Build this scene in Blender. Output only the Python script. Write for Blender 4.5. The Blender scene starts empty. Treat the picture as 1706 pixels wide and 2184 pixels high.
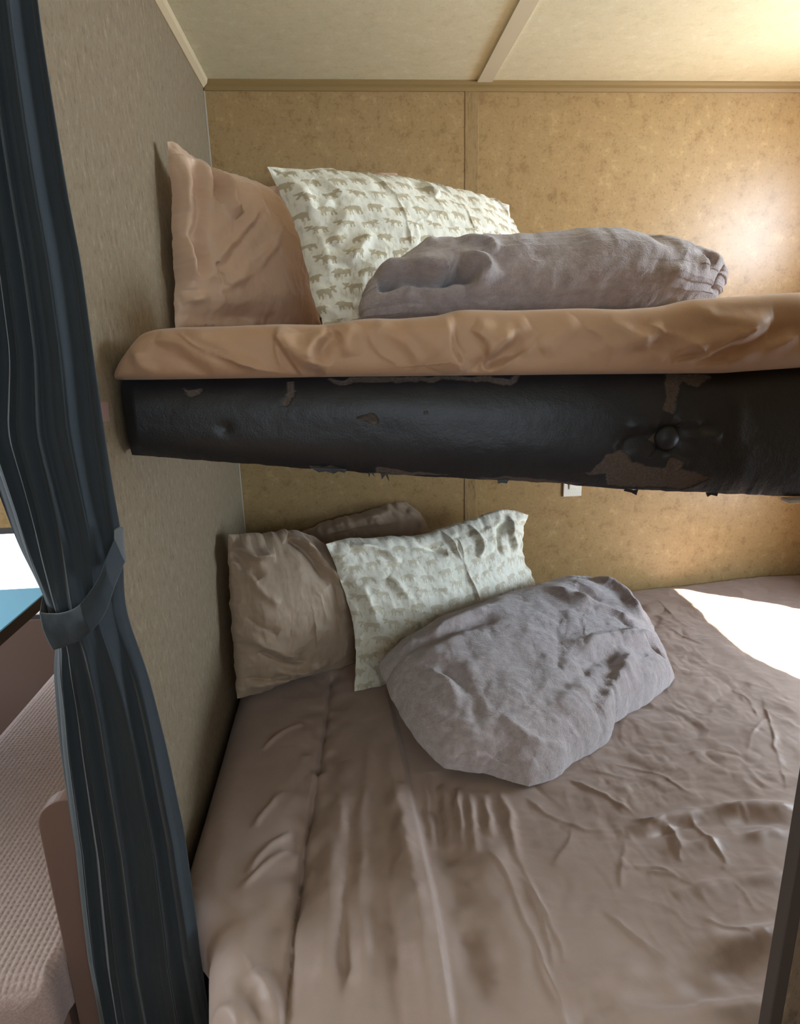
import bpy, math
import numpy as np
from mathutils import Vector, Matrix

# ------------------------------------------------------------------ camera
F, PX, PY = 1360.0, 853.0, 1092.0          # focal length and centre in photograph pixels (1706 x 2184)
CAM = np.array([0.345, -2.0, 1.30])
YAW, PITCH, ROLL = math.radians(4.517), math.radians(15.221), math.radians(-1.5)
_f = np.array([math.sin(YAW)*math.cos(PITCH), math.cos(YAW)*math.cos(PITCH), -math.sin(PITCH)])
_r0 = np.array([math.cos(YAW), -math.sin(YAW), 0.0]); _u0 = np.cross(_r0, _f)
_r = _r0*math.cos(ROLL)+_u0*math.sin(ROLL); _u = -_r0*math.sin(ROLL)+_u0*math.cos(ROLL)
scn = bpy.context.scene
cd = bpy.data.cameras.new('camera'); cam = bpy.data.objects.new('camera', cd); scn.collection.objects.link(cam)
cam.matrix_world = Matrix(((_r[0], _u[0], -_f[0], CAM[0]), (_r[1], _u[1], -_f[1], CAM[1]), (_r[2], _u[2], -_f[2], CAM[2]), (0, 0, 0, 1)))
cd.sensor_fit = 'VERTICAL'; cd.sensor_height = 24.0; cd.lens = 24.0*F/2184.0; cd.clip_start = 0.02
scn.camera = cam

# ------------------------------------------------------------------ light
vs = scn.view_settings
vs.view_transform = 'Standard'; vs.look = 'None'; vs.gamma = 1.0; vs.exposure = 0.0; vs.use_curve_mapping = False
w = bpy.data.worlds.new('sky'); scn.world = w; w.use_nodes = True
w.node_tree.nodes['Background'].inputs[0].default_value = (0.75, 0.88, 1.0, 1); w.node_tree.nodes['Background'].inputs[1].default_value = 4.0
sd = bpy.data.lights.new('sun', 'SUN'); sun = bpy.data.objects.new('sun', sd); scn.collection.objects.link(sun)
sd.energy = 68.0; sd.angle = 0.012; sd.color = (1.0, 0.90, 0.74)
sun.rotation_euler = Vector((-0.80, 0.60, -0.81)).to_track_quat('-Z', 'Y').to_euler()
def area(name, loc, dirv, sx, sy, power, col, spread=180):
    l = bpy.data.lights.new(name, 'AREA'); l.shape = 'RECTANGLE'; l.size = sx; l.size_y = sy; l.energy = power; l.color = col
    l.spread = math.radians(spread)
    o = bpy.data.objects.new(name, l); scn.collection.objects.link(o); o.location = loc
    o.rotation_euler = Vector(dirv).to_track_quat('-Z', 'Y').to_euler(); return o
area('daylight_upper_window', (2.16, -0.80, 1.66), (-1, 0, -0.1), 0.60, 0.36, 36, (0.68, 0.84, 1.0))
area('daylight_lower_window', (2.16, -0.80, 0.82), (-1, 0, 0), 0.60, 0.42, 23, (0.68, 0.84, 1.0))
area('daylight_front_window', (0.9, -3.42, 1.35), (-0.05, 1, -0.15), 1.5, 0.75, 7, (0.72, 0.86, 1.0))
area('daylight_left_window', (-2.12, -1.0, 1.25), (1, 0.0, -0.1), 1.0, 0.7, 42, (0.80, 0.90, 1.0))

# ------------------------------------------------------------------ pixel -> world
def ray(x, y): return _f*F+_r*(x-PX)-_u*(y-PY)
def hit(x, y, axis, val):
    d = ray(x, y); return CAM+d*((val-CAM[axis])/d[axis])

# ------------------------------------------------------------------ numpy noise
def _hash(i, j, s):
    n = (i.astype(np.int64)*374761393+j.astype(np.int64)*668265263+s*974634777) & 0xffffffff
    n = ((n ^ (n >> 13))*1274126177) & 0xffffffff
    return ((n ^ (n >> 16)) & 0xffff)/65535.0
def vnoise(x, y, s=0):
    xi = np.floor(x); yi = np.floor(y); fx = x-xi; fy = y-yi
    fx = fx*fx*fx*(fx*(fx*6-15)+10); fy = fy*fy*fy*(fy*(fy*6-15)+10)
    a = _hash(xi, yi, s); b = _hash(xi+1, yi, s); c = _hash(xi, yi+1, s); d = _hash(xi+1, yi+1, s)
    return (a+(b-a)*fx)*(1-fy)+(c+(d-c)*fx)*fy
def fbm(x, y, s=0, o=4):
    t = 0; a = 0.5
    for k in range(o):
        t = t+a*(vnoise(x, y, s+k)*2-1); x = x*2.03; y = y*2.03; a *= 0.5
    return t
def ridge(x, y, s=0, k=8.0):
    return np.exp(-k*np.abs(fbm(x, y, s, 3)))          # thin crease lines where the noise crosses zero

# ------------------------------------------------------------------ materials
def mat(name, col, rough=0.8, spec=0.3, metal=0.0):
    m = bpy.data.materials.new(name); m.use_nodes = True
    b = m.node_tree.nodes['Principled BSDF']
    b.inputs['Base Color'].default_value = (*col, 1); b.inputs['Roughness'].default_value = rough
    b.inputs['Specular IOR Level'].default_value = spec; b.inputs['Metallic'].default_value = metal
    return m, m.node_tree.nodes, m.node_tree.links, b
def coords(nd, lk, scale=(1, 1, 1), rot=(0, 0, 0)):
    tc = nd.new('ShaderNodeTexCoord'); mp = nd.new('ShaderNodeMapping')
    mp.inputs['Scale'].default_value = scale; mp.inputs['Rotation'].default_value = rot
    lk.new(tc.outputs['Object'], mp.inputs['Vector']); return mp.outputs[0]
def noise(nd, lk, vec, scale, detail=4, rough=0.6):
    n = nd.new('ShaderNodeTexNoise'); n.inputs['Scale'].default_value = scale
    n.inputs['Detail'].default_value = detail; n.inputs['Roughness'].default_value = rough
    lk.new(vec, n.inputs['Vector']); return n.outputs['Fac']
def ramp(nd, lk, fac, stops):
    r = nd.new('ShaderNodeValToRGB'); el = r.color_ramp.elements
    while len(el) < len(stops): el.new(0.5)
    for e, (p, c) in zip(el, stops): e.position = p; e.color = (*c, 1)
    lk.new(fac, r.inputs[0]); return r.outputs[0]
def bump(nd, lk, b, h, strength=0.3, dist=0.002, prev=None):
    bp = nd.new('ShaderNodeBump'); bp.inputs['Strength'].default_value = strength; bp.inputs['Distance'].default_value = dist
    lk.new(h, bp.inputs['Height'])
    if prev: lk.new(prev, bp.inputs['Normal'])
    lk.new(bp.outputs[0], b.inputs['Normal']); return bp.outputs[0]
def mix(nd, lk, fac, a, b, mode='MIX'):
    m = nd.new('ShaderNodeMix'); m.data_type = 'RGBA'; m.blend_type = mode
    if isinstance(fac, float): m.inputs[0].default_value = fac
    else: lk.new(fac, m.inputs[0])
    for s, v in ((6, a), (7, b)):
        if isinstance(v, tuple): m.inputs[s].default_value = (*v, 1)
        else: lk.new(v, m.inputs[s])
    return m.outputs[2]
def hx(r, g, b):
    return tuple(((c/255)/12.92 if c/255 < 0.04045 else ((c/255+0.055)/1.055)**2.4) for c in (r, g, b))

def wall_mat(name, dark, mid, light, stretch=(1, 1, 1), speck=0.5, rough=0.45, bs=42, fs=170):
    m, nd, lk, b = mat(name, mid, rough, 0.35)
    v = coords(nd, lk, stretch)
    big = noise(nd, lk, v, bs, 8, 0.75)
    c = ramp(nd, lk, big, [(0.38, dark), (0.47, mid), (0.54, mid), (0.64, light)])
    fine = noise(nd, lk, v, fs, 5, 0.7)
    f2 = ramp(nd, lk, fine, [(0.32, (0.55, 0.5, 0.45)), (0.45, (1, 1, 1)), (0.60, (1, 1, 1)), (0.72, (1.25, 1.25, 1.2))])
    lk.new(mix(nd, lk, speck, c, f2, 'MULTIPLY'), b.inputs['Base Color'])
    bump(nd, lk, b, fine, 0.18, 0.001); return m
M = {}
M['back_wall'] = wall_mat('tan_mottled_wallboard', hx(138, 109, 70), hx(156, 127, 85), hx(172, 143, 100), speck=0.8, rough=0.34, bs=24, fs=120)
M['left_wall'] = wall_mat('grey_tan_wallboard', hx(116, 100, 79), hx(133, 117, 94), hx(152, 136, 111), (1, 1, 0.5), 0.75, 0.6, 80, 240)
M['ceiling'] = wall_mat('cream_ceiling_board', hx(226, 219, 184), hx(234, 227, 194), hx(242, 236, 206), (1, 1, 1), 0.3, 0.5, 30, 220)
M['joint'] = wall_mat('joint_strip_wallboard', hx(128, 104, 66), hx(148, 120, 80), hx(164, 136, 94), (1, 1, 0.3), 0.8, 0.4)
M['strip'] = mat('cream_trim_strip', hx(206, 186, 150), 0.5)[0]
M['batten'] = mat('cream_batten', hx(224, 214, 186), 0.5)[0]
M['cove'] = mat('tan_cove_moulding', hx(140, 114, 72), 0.45)[0]
M['white_strip'] = mat('pale_corner_strip', hx(148, 138, 120), 0.5)[0]
M['dark_panel'] = wall_mat('dark_brown_wallboard', hx(84, 68, 54), hx(104, 86, 68), hx(126, 106, 84), (1, 1, 0.5), 0.7, 0.6, 60, 220)
M['brown'] = mat('brown_laminate', hx(112, 90, 82), 0.42)[0]
M['edge_dark'] = mat('dark_brown_edging', hx(62, 52, 46), 0.45)[0]
M['floor'] = mat('dark_vinyl_floor', hx(96, 80, 66), 0.5)[0]
M['plastic'] = mat('ivory_plastic', hx(222, 216, 200), 0.35)[0]
M['metal'] = mat('white_metal', hx(210, 205, 196), 0.3, 0.5, 0.3)[0]
M['blue'] = mat('sky_reflection_table_laminate', hx(130, 205, 250), 0.12, 0.7)[0]  # blue base colour stands in for sky reflected in the glossy tabletop
M['frame'] = mat('grey_window_frame', hx(70, 66, 66), 0.5)[0]

def fabric(name, col, col2, rough=0.75, sheen=0.3, weave=1400, bumpd=0.0006, soft=0.25):
    m, nd, lk, b = mat(name, col, rough, 0.25)
    v = coords(nd, lk)
    n = noise(nd, lk, v, 6, 4, 0.6)
    lk.new(ramp(nd, lk, n, [(0.3, col), (0.7, col2)]), b.inputs['Base Color'])
    b.inputs['Sheen Weight'].default_value = sheen; b.inputs['Sheen Roughness'].default_value = 0.4
    h = noise(nd, lk, v, weave, 2, 0.5)
    nb = bump(nd, lk, b, h, 0.35, bumpd)
    h2 = noise(nd, lk, v, 38, 4, 0.6)
    bump(nd, lk, b, h2, soft, 0.004, nb)
    return m
M['satin_tan'] = fabric('tan_satin', hx(198, 166, 140), hx(206, 174, 148), 0.34, 0.1, soft=0.12)
M['upper_sheet'] = fabric('tan_upper_sheet', hx(176, 140, 110), hx(183, 148, 118), 0.55, 0.15, soft=0.2)
M['lower_sheet'] = fabric('taupe_lower_sheet', hx(161, 139, 127), hx(168, 146, 134), 0.42, 0.15, soft=0.15)
M['taupe_case'] = fabric('taupe_pillowcase', hx(160, 138, 116), hx(168, 146, 123), 0.46, 0.15, soft=0.15)
M['curtain'] = fabric('slate_curtain_cloth', hx(42, 48, 53), hx(47, 54, 58), 0.85, 0.2, soft=0.15)
M['fray'] = fabric('grey_frayed_cloth', hx(110, 112, 112), hx(80, 84, 88), 0.9, 0.3)
M['mattress'] = M['upper_sheet']
M['tag'] = mat('white_care_tag', hx(225, 228, 235), 0.6)[0]
M['tagprint'] = mat('blue_tag_print', hx(60, 70, 110), 0.6)[0]

def blanket_mat():
    m, nd, lk, b = mat('mauve_fleece', hx(184, 169, 164), 0.95, 0.1)
    v = coords(nd, lk)
    n = noise(nd, lk, v, 60, 6, 0.7)
    lk.new(ramp(nd, lk, n, [(0.3, hx(158, 143, 139)), (0.55, hx(182, 167, 163)), (0.75, hx(202, 188, 184))]), b.inputs['Base Color'])
    b.inputs['Sheen Weight'].default_value = 0.8; b.inputs['Sheen Roughness'].default_value = 0.5
    b.inputs['Sheen Tint'].default_value = (0.95, 0.93, 0.93, 1)
    h = noise(nd, lk, coords(nd, lk, (1, 1, 1.6), (0.3, 0.5, 0.6)), 260, 4, 0.7)
    nb = bump(nd, lk, b, h, 0.8, 0.004)
    bump(nd, lk, b, noise(nd, lk, v, 45, 4, 0.6), 0.5, 0.006, nb)
    return m
M['fleece'] = blanket_mat()

def print_mat(nm='animal_print_cotton', ink=hx(180, 167, 139)):
    m, nd, lk, b = mat(nm, hx(224, 220, 204), 0.7, 0.2)
    at = nd.new('ShaderNodeAttribute'); at.attribute_name = 'print'
    v = coords(nd, lk)
    n = noise(nd, lk, coords(nd, lk, (1, 1, 0.4)), 120, 3, 0.5)
    base = ramp(nd, lk, n, [(0.40, hx(226, 222, 206)), (0.56, hx(222, 217, 200)), (0.66, hx(206, 199, 178))])
    lk.new(mix(nd, lk, at.outputs['Fac'], base, ink), b.inputs['Base Color'])
    nb = bump(nd, lk, b, noise(nd, lk, v, 1400, 2), 0.3, 0.0006)
    bump(nd, lk, b, noise(nd, lk, v, 40, 4, 0.6), 0.35, 0.004, nb)
    b.inputs['Sheen Weight'].default_value = 0.1
    return m
M['print'] = print_mat()
M['print_faded'] = print_mat('faded_animal_print_cotton', hx(198, 189, 166))

def vinyl_mat():
    m, nd, lk, b = mat('black_vinyl', (0.02, 0.02, 0.022), 0.5, 0.4)
    at = nd.new('ShaderNodeAttribute'); at.attribute_name = 'peel'
    v = coords(nd, lk)
    n = noise(nd, lk, v, 9, 6, 0.7)
    base = ramp(nd, lk, n, [(0.35, hx(29, 29, 31)), (0.7, hx(39, 38, 40))])
    fib = ramp(nd, lk, noise(nd, lk, v, 240, 4, 0.7), [(0.3, hx(72, 62, 56)), (0.7, hx(98, 86, 78))])
    lk.new(mix(nd, lk, at.outputs['Fac'], base, fib), b.inputs['Base Color'])
    mr = nd.new('ShaderNodeMapRange'); mr.inputs[3].default_value = 0.46; mr.inputs[4].default_value = 0.95
    lk.new(at.outputs['Fac'], mr.inputs[0]); lk.new(mr.outputs[0], b.inputs['Roughness'])
    vo = nd.new('ShaderNodeTexVoronoi'); vo.inputs['Scale'].default_value = 230; vo.feature = 'DISTANCE_TO_EDGE'
    lk.new(v, vo.inputs['Vector'])
    nb = bump(nd, lk, b, vo.outputs['Distance'], 0.18, 0.0015)
    bump(nd, lk, b, noise(nd, lk, v, 26, 5, 0.6), 0.35, 0.006, nb)
    return m
M['vinyl'] = vinyl_mat()

def waffle_mat():
    m, nd, lk, b = mat('mauve_waffle_fabric', hx(170, 148, 142), 0.85, 0.15)
    n = noise(nd, lk, coords(nd, lk), 300, 3, 0.6)
    lk.new(ramp(nd, lk, n, [(0.3, hx(158, 136, 132)), (0.7, hx(184, 164, 158))]), b.inputs['Base Color'])
    b.inputs['Sheen Weight'].default_value = 0.3
    return m
M['waffle'] = waffle_mat()

# ------------------------------------------------------------------ object helpers
def link_mesh(name, verts, faces, m, parent=None, smooth=False):
    me = bpy.data.meshes.new(name)
    me.from_pydata([tuple(map(float, v)) for v in verts], [], [tuple(f) for f in faces])
    if m: me.materials.append(m)
    if smooth: me.polygons.foreach_set('use_smooth', [True]*len(me.polygons))
    me.update()
    o = bpy.data.objects.new(name, me); scn.collection.objects.link(o)
    if parent:
        o.parent = parent; o.location = -parent.location
    return o
def fast_mesh(name, V, Q, m, parent=None, attrs=None):
    """V (n,3) array, Q (k,4) array of quads"""
    me = bpy.data.meshes.new(name); n = len(V); k = len(Q)
    me.vertices.add(n); me.vertices.foreach_set('co', np.asarray(V, dtype=np.float32).ravel())
    me.loops.add(4*k); me.loops.foreach_set('vertex_index', np.asarray(Q, dtype=np.int32).ravel())
    me.polygons.add(k); me.polygons.foreach_set('loop_start', np.arange(0, 4*k, 4, dtype=np.int32))
    me.update(calc_edges=True); me.validate()
    me.polygons.foreach_set('use_smooth', np.ones(len(me.polygons), dtype=bool))
    if m: me.materials.append(m)
    for an, av in (attrs or {}).items():
        a = me.attributes.new(an, 'FLOAT', 'POINT'); a.data.foreach_set('value', np.asarray(av, dtype=np.float32).ravel())
    o = bpy.data.objects.new(name, me); scn.collection.objects.link(o)
    if parent:
        o.parent = parent; o.location = -parent.location
    return o
def grid_quads(nv, nu, off=0, flip=False):
    j, i = np.meshgrid(np.arange(nv-1), np.arange(nu-1), indexing='ij')
    a = j*nu+i+off
    q = np.stack([a, a+1, a+nu+1, a+nu], -1).reshape(-1, 4)
    return q[:, ::-1] if flip else q
def box_data(x0, x1, y0, y1, z0, z1):
    v = [(x, y, z) for z in (z0, z1) for y in (y0, y1) for x in (x0, x1)]
    f = [(0, 2, 3, 1), (4, 5, 7, 6), (0, 1, 5, 4), (2, 6, 7, 3), (0, 4, 6, 2), (1, 3, 7, 5)]
    return v, f
def box(name, x0, x1, y0, y1, z0, z1, m, parent=None, bevel=0.0):
    v, f = box_data(x0, x1, y0, y1, z0, z1)
    o = link_mesh(name, v, f, m, parent)
    if bevel:
        b = o.modifiers.new('bevel', 'BEVEL'); b.width = bevel; b.segments = 3
    return o
def prism(name, poly, a0, a1, axis, m, parent=None, bevel=0.0):
    """polygon (in the two other axes, in order) pushed along axis from a0 to a1"""
    def P(p, a):
        return {0: (a, p[0], p[1]), 1: (p[0], a, p[1]), 2: (p[0], p[1], a)}[axis]
    n = len(poly); v = [P(p, a0) for p in poly]+[P(p, a1) for p in poly]
    f = [tuple(range(n))[::-1], tuple(range(n, 2*n))]+[(i, (i+1) % n, n+(i+1) % n, n+i) for i in range(n)]
    o = link_mesh(name, v, f, m, parent)
    bmn = __import__('bmesh').new(); bmn.from_mesh(o.data); __import__('bmesh').ops.recalc_face_normals(bmn, faces=bmn.faces)
    bmn.to_mesh(o.data); bmn.free()
    if bevel:
        b = o.modifiers.new('bevel', 'BEVEL'); b.width = bevel; b.segments = 3; b.limit_method = 'ANGLE'
    return o
def rrect(u0, u1, v0, v1, r, n=8):
    out = []; R4 = r if isinstance(r, tuple) else (r,)*4
    for (cu, cv, a0), r in zip(((u1-R4[0], v1-R4[0], 0), (u0+R4[1], v1-R4[1], 90), (u0+R4[2], v0+R4[2], 180), (u1-R4[3], v0+R4[3], 270)), R4):
        for k in range(n+1):
            a = math.radians(a0+90*k/n); out.append((cu+r*math.cos(a), cv+r*math.sin(a)))
    return out
def tag(o, label, cat, group=None):
    o['label'] = label; o['category'] = cat
    if group: o['group'] = group
    return o
def struct(o): o['kind'] = 'structure'; return o
def thing(name, loc, label, cat, group=None):
    o = bpy.data.objects.new(name, None); scn.collection.objects.link(o); o.location = loc
    o.empty_display_size = 0.05
    return tag(o, label, cat, group)

# ------------------------------------------------------------------ soft surface sculpting
def densify(P, n):
    P = np.asarray(P, float)
    # Catmull-Rom through the points, resampled by arc length
    if len(P) == 2: C = P[0]+(P[1]-P[0])*np.linspace(0, 1, 60)[:, None]
    else:
        Q = np.vstack([2*P[0]-P[1], P, 2*P[-1]-P[-2]]); C = []
        for i in range(1, len(Q)-2):
            t = np.linspace(0, 1, 16, endpoint=False)[:, None]
            a, b, c, d = Q[i-1], Q[i], Q[i+1], Q[i+2]
            C.append(0.5*((2*b)+(-a+c)*t+(2*a-5*b+4*c-d)*t*t+(-a+3*b-3*c+d)*t**3))
        C = np.vstack(C+[P[-1:]])
    s = np.r_[0, np.cumsum(np.linalg.norm(np.diff(C, axis=0), axis=1))]; s /= s[-1]
    t = np.linspace(0, 1, n)
    return np.stack([np.interp(t, s, C[:, k]) for k in range(C.shape[1])], 1)
def strokes(UV, H, ST, conv):
    """add creases, ridges and flaps to height H; UV (...,2) plane coordinates in metres; ST = (kind, width, amp, [pixels])"""
    U0 = UV[..., 0].ravel(); V0 = UV[..., 1].ravel(); U = U0; Vv = V0; h = H.ravel()
    wu = 0.005*fbm(U*28, Vv*28, 301, 3); wv = 0.005*fbm(U*28, Vv*28, 307, 3); Uw = U+wu; Vw = Vv+wv
    vary = np.clip(1.0+1.3*fbm(U*16, Vv*16, 311, 2), 0.25, 1.7)
    for kind, wd, amp, pts in ST:
        U, Vv = (U0, V0) if len(pts) >= 6 or kind == 'f' else (Uw, Vw)
        P = densify([conv(*p) for p in pts], 4+4*len(pts)); best = np.full(U.shape, 9.0); sgn = np.zeros(U.shape); tt = np.zeros(U.shape)
        reach = wd*3.2
        m = (U > P[:, 0].min()-reach) & (U < P[:, 0].max()+reach) & (Vv > P[:, 1].min()-reach) & (Vv < P[:, 1].max()+reach)
        idx = np.nonzero(m)[0]
        if not len(idx): continue
        u, v = U[idx], Vv[idx]; bd = np.full(u.shape, 9.0); bs = np.zeros(u.shape); bt = np.zeros(u.shape); L = len(P)-1
        for k in range(L):
            a, b = P[k], P[k+1]; d = b-a; l2 = d@d+1e-12
            t = np.clip(((u-a[0])*d[0]+(v-a[1])*d[1])/l2, 0, 1)
            ex = u-a[0]-t*d[0]; ey = v-a[1]-t*d[1]; dist = np.hypot(ex, ey)
            c = dist < bd; bd[c] = dist[c]; bs[c] = np.sign(d[0]*ey-d[1]*ex)[c]; bt[c] = ((k+t)/L)[c]
        fade = np.clip(np.minimum(bt, 1-bt)*5, 0, 1)**0.6
        if kind == 'g': val = np.exp(-(bd/wd)**2)                                   # rounded ridge or valley
        elif kind == 'c': val = np.where(bs > 0, np.exp(-bd/wd*0.9), np.exp(-bd/wd*2.6))                                  # sharp crease
        elif kind == 'f': val = np.where(bs > 0, np.exp(-(bd/wd)**2), np.exp(-(bd/(wd*0.14))**2))   # flap, soft side on the left of travel
        h[idx] += amp*val*fade*(vary[idx] if kind != 'f' else 1)
    return h.reshape(H.shape)

BEAR = [(0.02, .36), (.06, .44), (.14, .50), (.28, .54), (.42, .52), (.55, .57), (.68, .55), (.76, .52), (.80, .57), (.84, .55), (.85, .50), (.92, .46), (.99, .38), (.98, .34), (.90, .34), (.83, .32), (.80, .24), (.78, .12), (.80, .02), (.70, .0), (.68, .10), (.64, .22), (.62, .10), (.60, .02), (.52, .02), (.53, .14), (.50, .26), (.36, .26), (.30, .18), (.30, .04), (.20, .02), (.20, .14), (.16, .22), (.10, .12), (.10, .02), (.0, .02), (.02, .2)]
MOOSE = [(.05, .42), (.03, .36), (.08, .30), (.10, .18), (.08, .0), (.14, .0), (.16, .16), (.20, .24), (.24, .12), (.24, .0), (.30, .0), (.29, .18), (.32, .28), (.50, .26), (.54, .14), (.54, .0), (.60, .0), (.60, .16), (.63, .14), (.66, .0), (.72, .0), (.68, .2), (.70, .34), (.76, .40), (.82, .36), (.90, .28), (.97, .30), (.96, .36), (.90, .44), (.86, .50), (.92, .52), (1.0, .60), (.98, .72), (.93, .64), (.90, .72), (.86, .63), (.82, .72), (.79, .62), (.74, .68), (.70, .62), (.66, .66), (.66, .56), (.74, .52), (.76, .49), (.66, .50), (.56, .56), (.46, .52), (.2, .50), (.10, .48)]
def inpoly(x, y, poly):
    c = np.zeros(x.shape, bool); n = len(poly)
    for i in range(n):
        x1, y1 = poly[i]; x2, y2 = poly[(i+1) % n]
        if y1 == y2: continue
        c ^= ((y1 > y) != (y2 > y)) & (x < (x2-x1)*(y-y1)/(y2-y1)+x1)
    return c
def animal_print(s, t, cw=0.055, rh=0.042, size=0.042):
    row = np.floor(t/rh); off = np.where(row % 2 == 0, 0.0, 0.5)
    sc = s/cw+off+0.15*(_hash(row, row*0, 5)-0.5); col = np.floor(sc)
    stag = np.where(col % 2 == 0, 0.0, 0.006)
    x = (sc-col)*cw-(cw-size)/2; y = t-row*rh-0.002-stag
    x = x/size; y = y/size
    fl = _hash(col, row, 11) > 0.45; x = np.where(fl, 1-x, x)
    moose = (np.floor(row/1) % 2 == 0)
    return (np.where(moose, inpoly(x, y, MOOSE), inpoly(x, y, BEAR))).astype(float)

def soft(name, m, origin, normal, sides, T, Tb, W, H, px=2.2e-3, prof=(2.0, 0.55), ST=(), wr=0.002, pucker=0.003, seed=0, crease=0.003,
         printed=False, parent=None, bend=None, zmin=None, ymax=None, xmin=None, seamfold=0.0, sa=1.5):
    """closed stuffed shape: outline = 4 sides (top l->r, right t->b, bottom l->r, left t->b), bulging T to the front, Tb to the back"""
    o = np.asarray(origin, float); n = np.asarray(normal, float); n /= np.linalg.norm(n)
    if n @ (CAM-o) < 0: n = -n
    eu = np.cross((0, 0, 1.0), n); eu /= np.linalg.norm(eu)
    if eu @ _r < 0: eu = -eu
    ev = np.cross(n, eu)
    if ev[2] < 0: ev = -ev
    def conv(x, y):
        d = ray(x, y); p = CAM+d*(((o-CAM)@n)/(d@n)); return np.array([(p-o)@eu, (p-o)@ev])
    st = 4
    nu = int(round(W/px/st))*st+1; nv = int(round(H/px/st))*st+1
    top, right, bot, left = [[conv(*p) for p in s] for s in sides]
    top = densify(top, nu); bot = densify(bot, nu); left = densify(left, nv); right = densify(right, nv)
    for L_, q_ in ((top, 1), (bot, 2), (left, 3), (right, 4)):
        t_ = np.linspace(0, 1, len(L_)); e_ = np.clip(np.minimum(t_, 1-t_)*12, 0, 1)
        L_[:, 0] += 0.0045*fbm(t_*14, t_*0, seed+q_, 3)*e_; L_[:, 1] += 0.0055*fbm(t_*16, t_*0, seed+q_+7, 3)*e_
    a = np.linspace(0, 1, nu)[None, :, None]; b = np.linspace(0, 1, nv)[:, None, None]
    G = (1-b)*top[None]+b*bot[None]+(1-a)*left[:, None]+a*right[:, None]-((1-a)*(1-b)*top[0]+a*(1-b)*top[-1]+(1-a)*b*bot[0]+a*b*bot[-1])
    U = np.linspace(-1, 1, nu)[None, :]+np.zeros((nv, 1)); V = np.linspace(1, -1, nv)[:, None]+np.zeros((1, nu))
    pr = (np.clip(1-np.abs(U)**prof[0], 0, 1)*np.clip(1-np.abs(V)**prof[0], 0, 1))**prof[1]
    S = (U+1)*W/2; Tt = (V+1)*H/2
    edge = np.minimum((1-np.abs(U))*W/2, (1-np.abs(V))*H/2)
    e2 = np.clip(edge/0.012, 0, 1)
    f1 = fbm(S*9+seed, Tt*9, seed, 4)*wr*3.2+crease*(ridge(S*7+1.5*fbm(S*4, Tt*4, seed+5), Tt*5+seed, seed+61, 9)-0.2)+fbm(S*34, Tt*22, seed+9, 3)*wr*0.8
    wS = S+0.04*fbm(S*6, Tt*6, seed+31, 3); wT = Tt+0.04*fbm(S*6, Tt*6, seed+33, 3)
    f1 = f1+wr*2.6*(np.abs(fbm(wS*11, wT*8, seed+35, 2))-0.2)+wr*1.0*np.abs(fbm(wS*30, wT*24, seed+37, 2))
    k = np.where((1-np.abs(U))*W < (1-np.abs(V))*H, Tt, S)
    pk = np.sin(k*2*math.pi/0.045+5*fbm(S*10, Tt*10, seed+3, 2))*np.exp(-edge/0.03)
    cr = ridge(S*5+3+seed, Tt*5, seed+21)-0.25
    rise = T*pr+(f1+pucker*pk)*e2
    rise = strokes(G, rise.copy(), [(a_, b_, c_*sa, d_) for a_, b_, c_, d_ in ST], conv) if ST else rise
    rise = rise*np.clip(edge/0.004, 0, 1)**0.5
    back = Tb*pr
    sd = 0 if not seamfold else seamfold*np.sin(k*2*math.pi/0.07+seed)*np.exp(-edge/0.02)
    off = (bend(U, V) if bend else 0)+sd
    def world(g, h): return o+g[..., :1]*eu+g[..., 1:]*ev+h[..., None]*n
    PF = world(G, rise+off)
    PB = world(G, -back+off)[::st, ::st]
    if zmin is not None:
        for P in (PF, PB): P[..., 2] = np.maximum(P[..., 2], zmin(P) if callable(zmin) else zmin)
    if ymax is not None:
        PF[..., 1] = np.minimum(PF[..., 1], ymax-0.008); PB[..., 1] = np.minimum(PB[..., 1], ymax)
    if xmin is not None:
        for P in (PF, PB): P[..., 0] = np.maximum(P[..., 0], xmin)
    nvb, nub = PB.shape[:2]
    V3 = np.vstack([PF.reshape(-1, 3), PB.reshape(-1, 3)])
    Q = np.vstack([grid_quads(nv, nu, 0, True), grid_quads(nvb, nub, nv*nu)])
    # orientation: front normals along n
    c = np.cross(PF[0, 1]-PF[0, 0]+0, PF[1, 0]-PF[0, 0])
    attrs = None
    if printed:
        pm = animal_print(S+0.004*fbm(S*8, Tt*8, seed+2), Tt)
        attrs = {'print': np.r_[pm.ravel(), np.zeros(nvb*nub)]}
    ob = fast_mesh(name, V3, Q, m, parent, attrs)
    return ob

# ================================================================== the setting
CZ = 1.985                                   # ceiling height
XR, XL, YF = 2.0, -2.0, -3.3                 # right wall, far left wall, front wall
LP = -1.10                                   # front end of the left partition
struct(box('floor', XL-0.1, XR+0.2, YF-0.1, 0.1, -0.05, 0, M['floor']))
struct(box('ceiling', XL-0.1, XR+0.2, YF-0.1, 0.1, CZ, CZ+0.05, M['ceiling']))
struct(box('wall_left', -0.035, 0.0, LP, 0.0, 0.0, CZ, M['left_wall']))

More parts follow.
